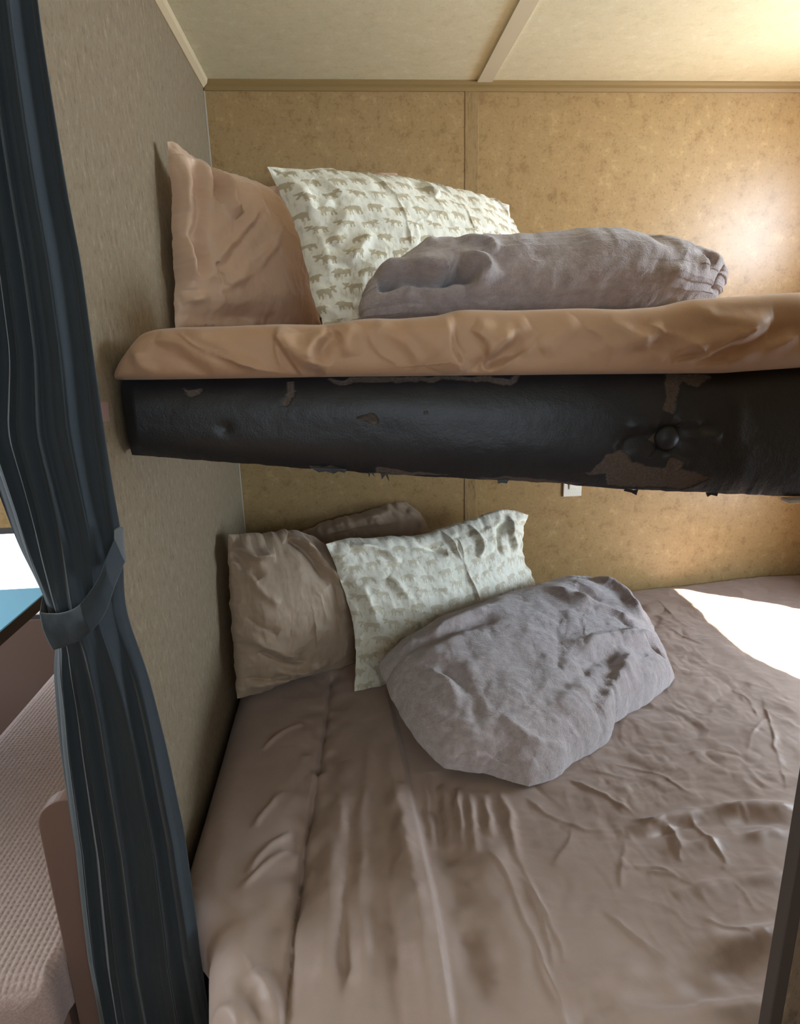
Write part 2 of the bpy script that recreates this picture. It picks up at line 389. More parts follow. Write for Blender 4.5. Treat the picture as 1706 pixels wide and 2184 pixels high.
def wall_with_holes(name, axis, a0, a1, u0, u1, v0, v1, holes, m):
    """slab perpendicular to axis with rounded rectangular openings (hu0,hu1,hv0,hv1,r)"""
    bm_ = __import__('bmesh').new(); bmesh = __import__('bmesh')
    o = prism(name, [(u0, v0), (u1, v0), (u1, v1), (u0, v1)], a0, a1, axis, m)
    for h in holes:
        c = prism('cutter', rrect(*h), a0-0.02, a1+0.02, axis, None)
        md = o.modifiers.new('hole', 'BOOLEAN'); md.operation = 'DIFFERENCE'; md.object = c; md.solver = 'EXACT'
        dg = bpy.context.evaluated_depsgraph_get(); dg.update()
        me = bpy.data.meshes.new_from_object(o.evaluated_get(dg)); o.modifiers.clear(); old = o.data; o.data = me
        bpy.data.objects.remove(c)
    bm_.free(); return struct(o)
# window openings: dinette window in the back wall, two bunk windows in the right wall, one behind the camera, one far left
W1 = (-1.40, -0.50, 0.47, 0.745, 0.04)
WL = (-1.09, -0.455, 0.60, 1.065, (0.02, 0.20, 0.06, 0.06))
WU = (-1.02, -0.44, 1.50, 1.84, 0.08)
WF = (0.15, 1.65, 1.0, 1.75, 0.06)
WW = (-1.5, -0.5, 0.9, 1.6, 0.06)
wall_with_holes('wall_back', 1, 0.0, 0.06, XL-0.1, XR+0.1, 0, CZ, [W1], M['back_wall'])
wall_with_holes('wall_right', 0, XR, XR+0.05, YF, 0.0, 0, CZ, [WL, WU], M['back_wall'])
wall_with_holes('wall_front', 1, YF-0.05, YF, XL, XR, 0, CZ, [WF], M['back_wall'])
wall_with_holes('wall_far_left', 0, XL-0.05, XL, YF, 0.0, 0, CZ, [WW], M['back_wall'])
def window_ring(name, axis, a0, a1, h, m, t=0.018):
    o = rrect(h[0]-t, h[1]+t, h[2]-t, h[3]+t, tuple(q+t for q in h[4]) if isinstance(h[4], tuple) else h[4]+t); i = rrect(*h); n = len(o)
    def P(p, a): return {0: (a, p[0], p[1]), 1: (p[0], a, p[1])}[axis]
    v = [P(p, a0) for p in o]+[P(p, a0) for p in i]+[P(p, a1) for p in o]+[P(p, a1) for p in i]; f = []
    for k in range(n):
        l = (k+1) % n
        f += [(k, l, n+l, n+k), (2*n+k, 3*n+k, 3*n+l, 2*n+l), (k, 2*n+k, 2*n+l, l), (n+k, n+l, 3*n+l, 3*n+k)]
    return struct(link_mesh(name, v, f, m))
window_ring('window_1', 1, -0.008, 0.0, W1, M['frame'])
window_ring('window_2', 0, XR-0.012, XR, WL, M['frame'])
window_ring('window_3', 0, XR-0.012, XR, WU, M['frame'])

# back-wall joint strip, ceiling batten, corner strips
xs0, xs1 = hit(987, 200, 1, 0)[0], hit(1016, 200, 1, 0)[0]
struct(box('trim_1', xs0+0.006, xs1+0.006, -0.0018, 0.0, 0.0, CZ-0.02, M['joint'], bevel=0.001))
# cove moulding along the back wall
prof = [(0.0, CZ), (-0.010, CZ), (-0.010, CZ-0.004), (-0.006, CZ-0.010), (-0.008, CZ-0.018), (-0.004, CZ-0.026), (0.0, CZ-0.026)]
struct(prism('trim_2', prof, 0.004, XR, 0, M['cove']))
# strip along the top of the left partition
struct(prism('trim_3', [(0.0, CZ-0.001), (0.016, CZ-0.001), (0.013, CZ-0.012), (0.003, CZ-0.022), (0.0, CZ-0.022)], LP, -0.012, 1, M['strip']))
# ceiling batten running towards the back wall
xb0, xb1 = hit(1020, 177, 2, CZ-0.006)[0], hit(1048, 178, 2, CZ-0.006)[0]
struct(prism('trim_4', [(xb0-.004, CZ), (xb0-.004, CZ-0.006), (xb1, CZ-0.006), (xb1+.004, CZ)], YF, -0.011, 1, M['batten']))
# rounded strip in the wall corner
struct(prism('trim_5', [(0.0, 0.0), (0.004, 0.0), (0.004, -0.002), (0.002, -0.004), (0.0, -0.004)], 0.3, CZ-0.027, 2, M['white_strip']))
# right-hand partition beside the bed
xq = hit(1657, 2080, 1, -1.475)[0]
struct(box('wall_closet', xq+0.016, xq+0.50, -1.473, -1.461, 0, CZ, M['dark_panel']))
struct(box('trim_6', xq, xq+0.016, -1.476, -1.458, 0, CZ, M['edge_dark'], bevel=0.002))

struct(box('trim_7', XL, -0.036, -0.012, 0.0, 0.0, 0.455, M['brown'], bevel=0.002))
# ================================================================== dinette corner seen left of the curtain
TZ = 0.70
tr = hit(0, 1345, 2, TZ)[0]
tb = thing('dinette_table', (tr-0.4, -0.68, 0), 'dinette table, sky reflection painted blue on its top, in the light of the small window, left of the curtain', 'table')
box('tabletop', tr-0.75, tr, -1.0, hit(30, 1256, 2, TZ)[1], TZ-0.004, TZ, M['blue'], tb, bevel=0.001)
box('tabletop_edge', tr-0.748, tr-0.001, -0.998, hit(30, 1256, 2, TZ)[1]-0.002, TZ-0.034, TZ-0.0042, M['edge_dark'], tb, bevel=0.002)
box('leg', tr-0.40, tr-0.35, -0.70, -0.65, 0, TZ-0.034, M['metal'], tb)
PYF = -1.13
pl = hit(86, 1775, 1, PYF)
PXL = pl[0]-0.002; PZT = hit(120, 1712, 1, PYF)[2]+0.004
arc = [(PXL+0.045-0.045*math.sin(math.radians(a)), PZT-0.045+0.045*math.cos(math.radians(a))) for a in range(0, 91, 10)]
bp = prism('bench_end_panel', arc+[(PXL, 0.0), (-0.04, 0.0), (-0.04, PZT)], PYF, PYF+0.027, 1, M['brown'], bevel=0.003)
tag(bp, 'brown laminate panel with a rounded top corner, half behind the curtain', 'panel')
CZT = hit(140, 2040, 1, PYF-0.004)[2]
def bench_cushion():
    x1 = PXL-0.001+0.002; x0 = hit(50, 1490, 2, CZT)[0]; y0 = hit(70, 2150, 2, CZT-0.01)[1]+0.022; y1 = -0.06; R = 0.045
    nx, ny = 260, 560
    X, Y = np.meshgrid(np.linspace(x0, x1+0.04, nx), np.linspace(y0, y1, ny))
    # outline with a rounded near right corner; the cushion bulges past the panel in front of it
    sm_ = np.clip((PYF-0.004-Y)/0.05, 0, 1); xr = x1-0.001+0.026*sm_*sm_*(3-2*sm_)
    xr = xr-np.where(Y < y0+0.08, 0.08-np.sqrt(np.clip(0.08**2-(y0+0.08-Y)**2, 0, None)), 0)
    X = x0+(X-x0)/(x1+0.04-x0)*(xr-x0)
    d = np.minimum(np.minimum((xr-X)*2.2, X-x0), np.minimum(Y-y0, y1-Y)); d = np.clip(d, 0, R)
    Z = CZT-R+np.sqrt(np.clip(R*R-(R-d)**2, 0, None))
    q = 0.0105
    cell = np.maximum(np.abs(np.cos(math.pi*X/q)), 0)**6+np.abs(np.cos(math.pi*Y/q))**6
    Z = Z-0.0022*np.clip(cell, 0, 1)
    V = np.stack([X, Y, Z], -1).reshape(-1, 3)
    # side skirt
    edge = np.r_[np.arange(nx), nx-1+nx*np.arange(1, ny), (ny-1)*nx+np.arange(nx-2, -1, -1), nx*np.arange(ny-2, 0, -1)]
    S = V[edge].copy(); S[:, 2] = CZT-0.11; n0 = len(V); m = len(edge)
    Q = np.vstack([grid_quads(ny, nx), np.array([(edge[k], n0+k, n0+(k+1) % m, edge[(k+1) % m]) for k in range(m)])])
    return fast_mesh('seat_cushion', np.vstack([V, S]), Q, M['waffle']), x0, x1, y0
cu, cx0, cx1, cy0 = bench_cushion()
tag(cu, 'long mauve waffle-weave bench cushion left of the curtain', 'cushion')
tag(box('bench', cx0+0.01, cx1-0.01, cy0+0.05, -0.03, 0.0, CZT-0.111, M['brown'], bevel=0.003), 'brown box bench under the waffle-weave cushion', 'bench')

# ================================================================== lower bed
BZ = 0.42
def bed_xl(Y):
    t = np.clip((-1.07-Y)/0.12, 0, 1); t = t*t*(3-2*t)
    return 0.012+0.075*t+np.clip((-1.2-Y)/0.15, 0, 1)*0.03
def bed_top(X, Y):
    """smooth height of the lower mattress without wrinkles"""
    z = BZ+0.045*np.clip((X-0.9)/0.9, 0, 1)*np.clip((Y+0.75)/0.7, 0, 1)
    return z
def _rnd(d, R): d = np.clip(d, 0, R); return R-np.sqrt(np.clip(R*R-(R-d)**2, 0, None))
def bed_z(X, Y):
    xl = bed_xl(Y)
    return bed_top(X, Y)-_rnd(X-xl, 0.07)-_rnd(-0.008-Y+0.02, 0.05)-0.02*np.clip(1-(X-xl)/0.25, 0, 1)**1.5
def bed_rest(P): return bed_z(P[..., 0], P[..., 1])+0.001
BED_ST = []
def bed():
    x1, y0, y1 = XR-0.03, -1.432, -0.008; st = 0.0032
    nx, ny = int((x1)/st), int((y1-y0)/st)
    Y, T = np.meshgrid(np.linspace(y0, y1, ny), np.linspace(0, 1, nx), indexing='ij')
    xl = bed_xl(Y); X = xl+(x1-xl)*T
    Z = bed_top(X, Y)
    def rnd(d, R): d = np.clip(d, 0, R); return R-np.sqrt(np.clip(R*R-(R-d)**2, 0, None))
    Z = Z-rnd(X-xl, 0.07)-rnd(y1-Y+0.02, 0.05)-rnd(Y-y0, 0.05)
    Z = Z-0.02*np.clip(1-(X-xl)/0.25, 0, 1)**1.5
    # general sag and wrinkling
    Z += 0.006*fbm(X*3, Y*3, 4, 3)+0.0016*fbm(X*16, Y*22, 8, 3)
    right = np.clip((X-0.5)/0.35, 0, 1)
    Z += 0.0026*0.6*right*(ridge(X*4.2+1.3*fbm(X*3, Y*3, 31), Y*5.5+1.2*fbm(X*4, Y*4, 33), 40, 9)-0.2)
    Z += 0.0020*0.6*right*(ridge(X*9+0.4*Y, Y*7+2.0*fbm(X*2, Y*2, 37), 46, 8)-0.2)
    wx = X+0.05*fbm(X*5, Y*5, 91, 3); wy = Y+0.05*fbm(X*5, Y*5, 93, 3)
    msk = np.clip(0.6+1.6*fbm(X*2.5, Y*2.5, 95, 2), 0.15, 1.2)*(0.2+0.8*right)
    Z += msk*(0.0085*np.abs(fbm(wx*6, wy*8, 97, 2))+0.0045*np.abs(fbm(wx*15+2*wy, wy*17, 99, 2))+0.0022*np.abs(fbm(wx*34, wy*30-6*wx, 101, 2))-0.003)
    conv = lambda x, y: hit(x, y, 2, BZ)[:2]
    Z = strokes(np.stack([X, Y], -1), Z, [(a_, b_*1.15, c_*(0.75 if a_ == 'c' and b_ < 0.01 else 1.15), d_) for a_, b_, c_, d_ in BED_ST], conv)
    V = np.stack([X, Y, Z], -1).reshape(-1, 3)
    edge = np.r_[np.arange(nx), nx-1+nx*np.arange(1, ny), (ny-1)*nx+np.arange(nx-2, -1, -1), nx*np.arange(ny-2, 0, -1)]
    S = V[edge].copy(); S[:, 2] = 0.285; n0 = len(V); m = len(edge)
    Q = np.vstack([grid_quads(ny, nx), np.array([(edge[k], n0+k, n0+(k+1) % m, edge[(k+1) % m]) for k in range(m)])])
    return fast_mesh('lower_mattress', np.vstack([V, S]), Q, M['lower_sheet'])
BED_ST += [
 # section joint left: deep groove with a lip
 ('c', .006, -.034, [(706, 1425), (694, 1530), (672, 1660), (645, 1800), (625, 1950), (612, 2080), (605, 2200)]),
 ('g', .040, -.012, [(706, 1425), (694, 1530), (672, 1660), (645, 1800), (625, 1950), (612, 2080), (605, 2200)]),
 ('f', .045, .014, [(965, 2230), (930, 1980), (900, 1830), (872, 1700), (845, 1580), (820, 1470)]),
 ('g', .018, .008, [(735, 1620), (722, 1750), (705, 1900), (690, 2050), (680, 2200)]),
 ('g', .012, .007, [(795, 1570), (780, 1700), (770, 1850), (775, 2000), (780, 2200)]),
 ('g', .014, .008, [(825, 1600), (850, 1750), (880, 1900), (905, 2050), (920, 2200)]),
 ('g', .010, -.006, [(750, 1700), (745, 1850), (735, 2000), (730, 2200)]),
 ('g', .010, -.006, [(820, 1750), (835, 1900), (845, 2050), (850, 2200)]),
 # right-hand valley after the joint
 ('g', .030, -.012, [(905, 1650), (960, 1850), (1020, 2010), (1080, 2190)]),
 ('g', .030, .006, [(1050, 1760), (1052, 1900), (1085, 2050), (1095, 2180)]),
 # short vertical gathers under the blanket
 ('g', .008, .006, [(908, 1650), (915, 1720), (930, 1800)]), ('g', .007, .006, [(940, 1670), (952, 1740), (965, 1800)]),
 ('g', .007, .006, [(972, 1680), (980, 1740), (988, 1810)]), ('g', .007, .005, [(1000, 1690), (1008, 1750), (1015, 1830)]),
 ('g', .007, .005, [(1030, 1690), (1040, 1740), (1050, 1790)]), ('g', .008, .005, [(1065, 1690), (1085, 1740), (1095, 1800), (1120, 1860)]),
 # creases left section
 ('g', .007, .005, [(655, 1600), (620, 1650), (590, 1690), (580, 1712)]), ('g', .006, -.004, [(648, 1610), (612, 1660), (585, 1700)]),
 ('g', .006, .004, [(625, 1760), (570, 1800), (520, 1860)]), ('g', .006, .004, [(615, 1800), (560, 1840), (510, 1885)]),
 ('g', .006, .004, [(650, 1540), (600, 1560), (560, 1590)]), ('g', .006, .004, [(610, 1680), (560, 1730), (540, 1760)]),
 ('c', .004, .004, [(515, 2015), (545, 2060), (568, 2095)]), ('g', .010, .009, [(440, 2110), (480, 2140), (510, 2190)]),
 ('g', .012, .008, [(540, 2050), (580, 2100), (590, 2190)]), ('g', .010, .006, [(490, 2060), (500, 2120), (560, 2190)]),
 # long diagonal folds lower right
 ('g', .020, .012, [(1180, 2120), (1300, 2090), (1450, 2050), (1640, 1990), (1700, 1960)]),
 ('g', .030, -.010, [(1200, 2160), (1350, 2130), (1500, 2090), (1660, 2040)]),
 ('g', .010, .006, [(1250, 2175), (1400, 2160), (1560, 2140), (1650, 2130)]),
 ('g', .012, .007, [(1440, 1910), (1540, 1885), (1620, 1875), (1720, 1860)]),
 ('g', .010, .008, [(1350, 1775), (1450, 1740), (1550, 1725), (1700, 1720)]),
 ('g', .010, .006, [(1440, 1810), (1560, 1790), (1700, 1770)]),
 ('g', .012, -.005, [(1350, 1790), (1450, 1760), (1550, 1750), (1700, 1745)]),
 # creases
 ('c', .006, .006, [(1040, 1820), (1080, 1870), (1110, 1950), (1140, 2010), (1165, 2080), (1200, 2150)]),
 ('c', .006, .005, [(1100, 1820), (1130, 1890), (1160, 1970), (1185, 2080)]),
 ('c', .006, .005, [(1110, 1870), (1150, 1930), (1190, 2010), (1205, 2060)]),
 ('c', .006, .006, [(1120, 1700), (1170, 1740), (1215, 1760), (1260, 1775), (1330, 1770)]),
 ('c', .006, .005, [(1140, 1780), (1180, 1765), (1215, 1762)]), ('c', .005, .005, [(1210, 1665), (1290, 1700), (1350, 1735)]),
 ('c', .005, .005, [(1215, 1765), (1210, 1800), (1180, 1850)]), ('c', .006, .006, [(1345, 1750), (1395, 1760), (1435, 1765), (1445, 1810), (1455, 1840)]),
 ('c', .006, .006, [(1470, 1740), (1500, 1780), (1530, 1810), (1545, 1840), (1535, 1850)]), ('c', .005, .005, [(1330, 1855), (1400, 1850), (1450, 1870)]),
 ('c', .005, .004, [(1335, 1790), (1325, 1850), (1325, 1900)]), ('c', .005, .005, [(1290, 1950), (1340, 1990), (1370, 2010), (1410, 2055)]),
 ('c', .004, .004, [(1360, 2000), (1400, 2030), (1425, 2060)]), ('c', .005, .004, [(1500, 1960), (1560, 1985), (1600, 2005)]),
 ('c', .005, .004, [(1560, 1880), (1590, 1910), (1610, 1950)]), ('c', .005, .005, [(1380, 1860), (1430, 1865), (1480, 1890)]),
 ('c', .004, .003, [(1620, 1480), (1640, 1540), (1660, 1620), (1680, 1700)]), ('c', .004, .003, [(1380, 1320), (1450, 1360), (1500, 1380)]),
 ('c', .004, .003, [(1300, 1630), (1400, 1650), (1480, 1700)]), ('c', .004, .003, [(1560, 1470), (1600, 1500), (1615, 1530)]),
 ('c', .004, .003, [(1590, 1620), (1610, 1560), (1640, 1530)]), ('c', .004, .003, [(1400, 1290), (1440, 1330), (1470, 1350)]),
 ('c', .004, .003, [(1400, 1640), (1460, 1610), (1540, 1600)]), ('c', .004, .003, [(1250, 1640), (1330, 1660), (1390, 1650)]),
 ('g', .030, .012, [(1480, 1238), (1570, 1222), (1640, 1222), (1740, 1232)]),
]
lm = bed(); tag(lm, 'lower mattress under a wrinkled taupe sheet with a sun patch', 'mattress')
tag(box('bed_base', 0.13, XR-0.04, -1.41, -0.02, 0.0, 0.284, M['brown'], bevel=0.004), 'brown box base under the lower mattress', 'bed base')

# ================================================================== upper bunk
FY = -1.0
XE = XR-0.03
def px_curve(pts, Y, k):
    P = np.array([hit(x, y, 1, Y) for x, y in pts]); return P[:, 0], P[:, 2]
bunk = thing('bunk_bed', (1.0, -0.5, 1.05), 'fold-down upper bunk faced with peeling black padded vinyl', 'bunk')
fb = px_curve([(262, 972), (500, 990), (820, 1014), (1100, 1028), (1350, 1047), (1706, 1062)], FY, 0)
ft = px_curve([(250, 812), (700, 805), (1200, 800), (1540, 797), (1706, 785)], FY, 0)
def fascia():
    nx, nt = 760, 150
    x = np.linspace(0.010, XE, nx); zt = np.interp(x, ft[0], ft[1]); zb = np.interp(x, fb[0], fb[1])
    zb = zb+0.0012*fbm(x*60, x*0, 3, 4)+0.002*fbm(x*16, x*0, 5, 2)*(x > 0.25)
    t = np.linspace(0, 1, nt)[:, None]
    X = x[None]+0*t; H = zt-zb; Z = zt-H*t
    Z = Z+0.006*0
    bul = 0.028*(1-np.abs(2*t-1)**3.0)*np.clip(X/0.03, 0.2, 1)
    Y = FY+0.012-bul-0.0025*fbm(X*5, Z*9, 7, 3)
    # where the vinyl has peeled away
    cv = lambda x_, y_: hit(x_, y_, 1, FY-0.015)[[0, 2]]
    jx = X+0.006*fbm(X*50, Z*50, 12, 3); jz = Z+0.006*fbm(X*50, Z*50, 16, 3)
    peel = np.zeros(X.shape, bool)
    for poly in (
        [(1440, 800), (1500, 800), (1470, 815), (1445, 850), (1440, 880), (1415, 875), (1425, 835)],
        [(1470, 815), (1500, 825), (1540, 805), (1500, 798), (1450, 800)],
        [(1295, 965), (1330, 960), (1345, 985), (1380, 995), (1420, 1000), (1430, 975), (1460, 985), (1460, 1000), (1515, 1020), (1490, 1047), (1310, 1042), (1300, 1015), (1250, 1010), (1285, 990)],
        [(1400, 920), (1385, 935), (1400, 950), (1420, 962), (1435, 962), (1402, 940)],
        [(762, 893), (790, 882), (802, 890), (805, 900), (795, 908), (765, 898)],
        [(612, 815), (628, 815), (626, 845), (605, 868), (600, 860), (612, 840)],
        [(388, 832), (425, 830), (428, 842), (412, 852), (400, 845)],
        [(700, 812), (800, 806), (960, 804), (1120, 808), (1110, 822), (980, 812), (870, 816), (720, 822)],
        [(660, 998), (705, 998), (728, 1003), (700, 1010), (668, 1008)],
        [(1020, 1026), (1090, 1022), (1180, 1030), (1260, 1036), (1200, 1040), (1060, 1034)],
        [(800, 1004), (905, 1014), (960, 1022), (800, 1020)], [(905, 876), (912, 878), (908, 884)]):
        peel |= inpoly(jx, jz, [tuple(cv(*p)) for p in poly])
    hole = inpoly(jx, jz, [tuple(cv(*p)) for p in [(764, 895), (790, 886), (798, 897), (785, 904)]])
    Y = Y+np.where(peel, 0.0018, 0)+np.where(hole, 0.006, 0)
    Hs = np.zeros(X.shape)
    ST = [('g', .030, -.012, [(1425, 935), (1426, 936)]), ('g', .012, .004, [(1440, 890), (1455, 900), (1500, 905)]), ('g', .010, .004, [(1445, 925), (1500, 930), (1540, 932)]),
          ('g', .010, -.004, [(1440, 915), (1490, 915), (1530, 920)]), ('g', .008, .003, [(1440, 905), (1470, 895), (1490, 890)]), ('g', .014, -.005, [(1400, 925), (1350, 935), (1310, 960)]),
          ('g', .012, .003, [(1340, 920), (1370, 905), (1410, 900)]), ('g', .010, .003, [(1420, 965), (1440, 985), (1450, 1000)]), 
          ('g', .02, .003, [(1560, 800), (1570, 900), (1600, 1050)])]
    Hs = strokes(np.stack([X, Z], -1), Hs, [(k, w_, a, p) for k, w_, a, p in ST], cv)
    cb = cv(1425, 935); r_ = np.hypot(X-cb[0], Z-cb[1]); Hs -= 0.014*np.exp(-(r_/0.026)**2)
    cb2 = cv(480, 915); r2 = np.hypot(X-cb2[0], Z-cb2[1]); Hs -= 0.004*np.exp(-(r2/0.010)**2)
    Y = Y-Hs
    V = np.stack([X, Y, Z], -1).reshape(-1, 3)
    back = V.copy().reshape(nt, nx, 3)[::nt-1]; back = back.copy(); back[..., 1] = FY+0.016
    V2 = back.reshape(-1, 3); n0 = len(V)
    q = []
    for i in range(nx-1):
        q.append((i, i+1, n0+i+1, n0+i)); b0 = (nt-1)*nx
        q.append((b0+i, n0+nx+i, n0+nx+i+1, b0+i+1)); q.append((n0+i, n0+i+1, n0+nx+i+1, n0+nx+i))
    pe = np.r_[peel.ravel().astype(float), np.zeros(len(V2))]
    return fast_mesh('padded_fascia', np.vstack([V, V2]), np.vstack([grid_quads(nt, nx, 0, True), np.array(q)]), M['vinyl'], bunk, {'peel': pe}), cb, cb2
fa, cb, cb2 = fascia()
fa['label'] = 'black padded vinyl front with torn brown patches'
def dome(name, c, y, r, m, parent, depth=0.6):
    n, k = 24, 8; v = [(c[0], y-r*depth, c[1])]; f = []
    for j in range(1, k+1):
        a = math.pi*0.62*j/k
        for i in range(n):
            b = 2*math.pi*i/n; v.append((c[0]+r*math.sin(a)*math.cos(b), y-r*depth*math.cos(a), c[1]+r*math.sin(a)*math.sin(b)))
    for i in range(n): f.append((0, 1+(i+1) % n, 1+i))
    for j in range(k-1):
        for i in range(n): a = 1+j*n; f.append((a+i, a+(i+1) % n, a+n+(i+1) % n, a+n+i))
    return link_mesh(name, v, f, m, parent, True)
b1 = dome('upholstery_button', (cb[0], cb[1]), FY-0.010, 0.0205, M['vinyl'], bunk)
# frayed vinyl scraps hanging from the lower edge
rng = np.random.default_rng(5)
def scrap(pts, m=M['vinyl']):
    P = [hit(x, y, 1, FY+0.004) for x, y in pts]; n = len(P)
    v = [(p[0], FY+0.002, p[2]) for p in P]+[(p[0], FY+0.0045, p[2]) for p in P]
    f = [tuple(range(n)), tuple(range(2*n-1, n-1, -1))]+[(i, n+i, n+(i+1) % n, (i+1) % n) for i in range(n)]
    return link_mesh('vinyl_shred', v, f, m, bunk)
scrap([(1335, 1040), (1350, 1045), (1360, 1044), (1356, 1056), (1345, 1050), (1330, 1047)])
scrap([(1060, 1022), (1085, 1022), (1080, 1031), (1070, 1029), (1062, 1031)])
scrap([(660, 996), (740, 1000), (735, 1008), (722, 1005), (712, 1010), (695, 1005), (680, 1007)])
scrap([(808, 1008), (812, 1010), (814, 1022), (822, 1012), (830, 1028), (827, 1010)])
scrap([(780, 1007), (784, 1007), (787, 1018), (790, 1008), (800, 1016), (796, 1008)])
scrap([(1505, 1050), (1530, 1051), (1528, 1058), (1515, 1055), (1508, 1059)])
# platform under the mattress
xs = np.linspace(0.012, XE, 30); V = []; Fq = []
for x in xs:
    zt = np.interp(x, ft[0], ft[1])-0.006; zb = np.interp(x, fb[0], fb[1])+0.004
    V += [(x, FY+0.0165, zt), (x, -0.03, zt), (x, -0.03, max(zb, 1.10)), (x, FY+0.0165, zb)]
for i in range(len(xs)-1):
    a = 4*i
    for k in range(4): Fq.append((a+k, a+(k+1) % 4, a+4+(k+1) % 4, a+4+k))
e = 4*(len(xs)-1); Fq += [(3, 2, 1, 0), (e, e+1, e+2, e+3)]
link_mesh('platform', V, Fq, M['edge_dark'], bunk)
zr = hit(1706, 1064, 1, FY+0.02)[2]
box('support_rail', 1.10, XE, FY+0.005, FY+0.03, zr-0.004, zr+0.002, M['metal'], bunk, bevel=0.001)

# upper mattress in a tan sheet
UM_ST = []
mt = px_curve([(240, 735), (262, 716), (300, 703), (370, 697), (470, 695), (590, 690), (690, 692), (760, 680), (800, 677), (850, 679), (955, 670), (965, 662), (1000, 658), (1100, 660), (1260, 655), (1340, 658), (1430, 652), (1500, 635), (1560, 632), (1640, 627), (1706, 621)], FY-0.03, 0)
def mattress_top(x): return np.interp(x, mt[0], mt[1])
def upper_mattress():
    nx, nt = 820, 210; Yf = FY-0.035
    x = np.linspace(0.004, XE, nx); zt = mattress_top(x)
    zt = np.convolve(np.pad(zt, 6, 'edge'), np.ones(13)/13, 'valid')
    zb = np.interp(x, ft[0], ft[1])+0.0005
    # loop: section from the bottom front lip, round the front, over the top to the back
    s = np.linspace(0, 1, nt)[:, None]
    top0 = 0.46                                                   # share of s spent on the front roll
    a = np.clip(s/top0, 0, 1)*math.pi
    H = (zt-zb)[None]; X = x[None]+0*s
    ex = 0.62
    cz = -np.cos(a); cy = np.sin(a)
    Zf = zb+H*(0.5+0.5*np.sign(cz)*np.abs(cz)**ex)
    dep = 0.05
    Yfr = Yf+dep-dep*np.abs(cy)**0.6
    tb_ = np.clip((s-top0)/(1-top0), 0, 1)
    Z = np.where(s <= top0, Zf, zt[None]-0.012*np.clip(tb_*6, 0, 1)-np.where(tb_ > 0.97, (tb_-0.97)*1.0, 0))
    Y = np.where(s <= top0, Yfr, Yf+dep+tb_*(-0.02-Yf-dep))
    # left end rounds off toward the wall
    endr = np.sqrt(np.clip(1-(1-np.clip(X/0.07, 0, 1))**2, 0, 1))
    Y = np.where(s <= top0, Y+(1-endr)*0.03, Y)
    X = X+0.040*np.exp(-X/0.035)*np.clip((Z-zb)/H, 0, 1)**1.3
    h = 0.0045*fbm(X*6+2*Z, Z*14-X*3, 71, 3)+0.0015*fbm(X*25, Z*30, 75, 2)
    conv = lambda x_, y_: hit(x_, y_, 1, Yf)[[0, 2]]
    h = strokes(np.stack([X, Z], -1), h, [(a_, b_, c_*1.35, d_) for a_, b_, c_, d_ in UM_ST], conv)
    front = np.where(s <= top0, np.clip(np.sin(a), 0, 1)**0.5, 0)
    Y = Y-h*front
    Z = Z+np.where(s <= top0, 0, 1)*0.004*fbm(X*8, Y*8, 79, 3)*np.clip(tb_*8, 0, 1)
    V = np.stack([X, Y, Z], -1).reshape(-1, 3)
    # base sheet closing the shape
    n0 = len(V); bot = np.stack([x, np.full(nx, -0.02), zb], -1); V = np.vstack([V, bot]); bi = (nt-1)*nx
    q = [(bi+i, n0+i, n0+i+1, bi+i+1) for i in range(nx-1)]+[(n0+i, i, i+1, n0+i+1) for i in range(nx-1)]
    o = fast_mesh('upper_mattress', V, np.vstack([grid_quads(nt, nx), np.array(q)]), M['upper_sheet'])
    return o
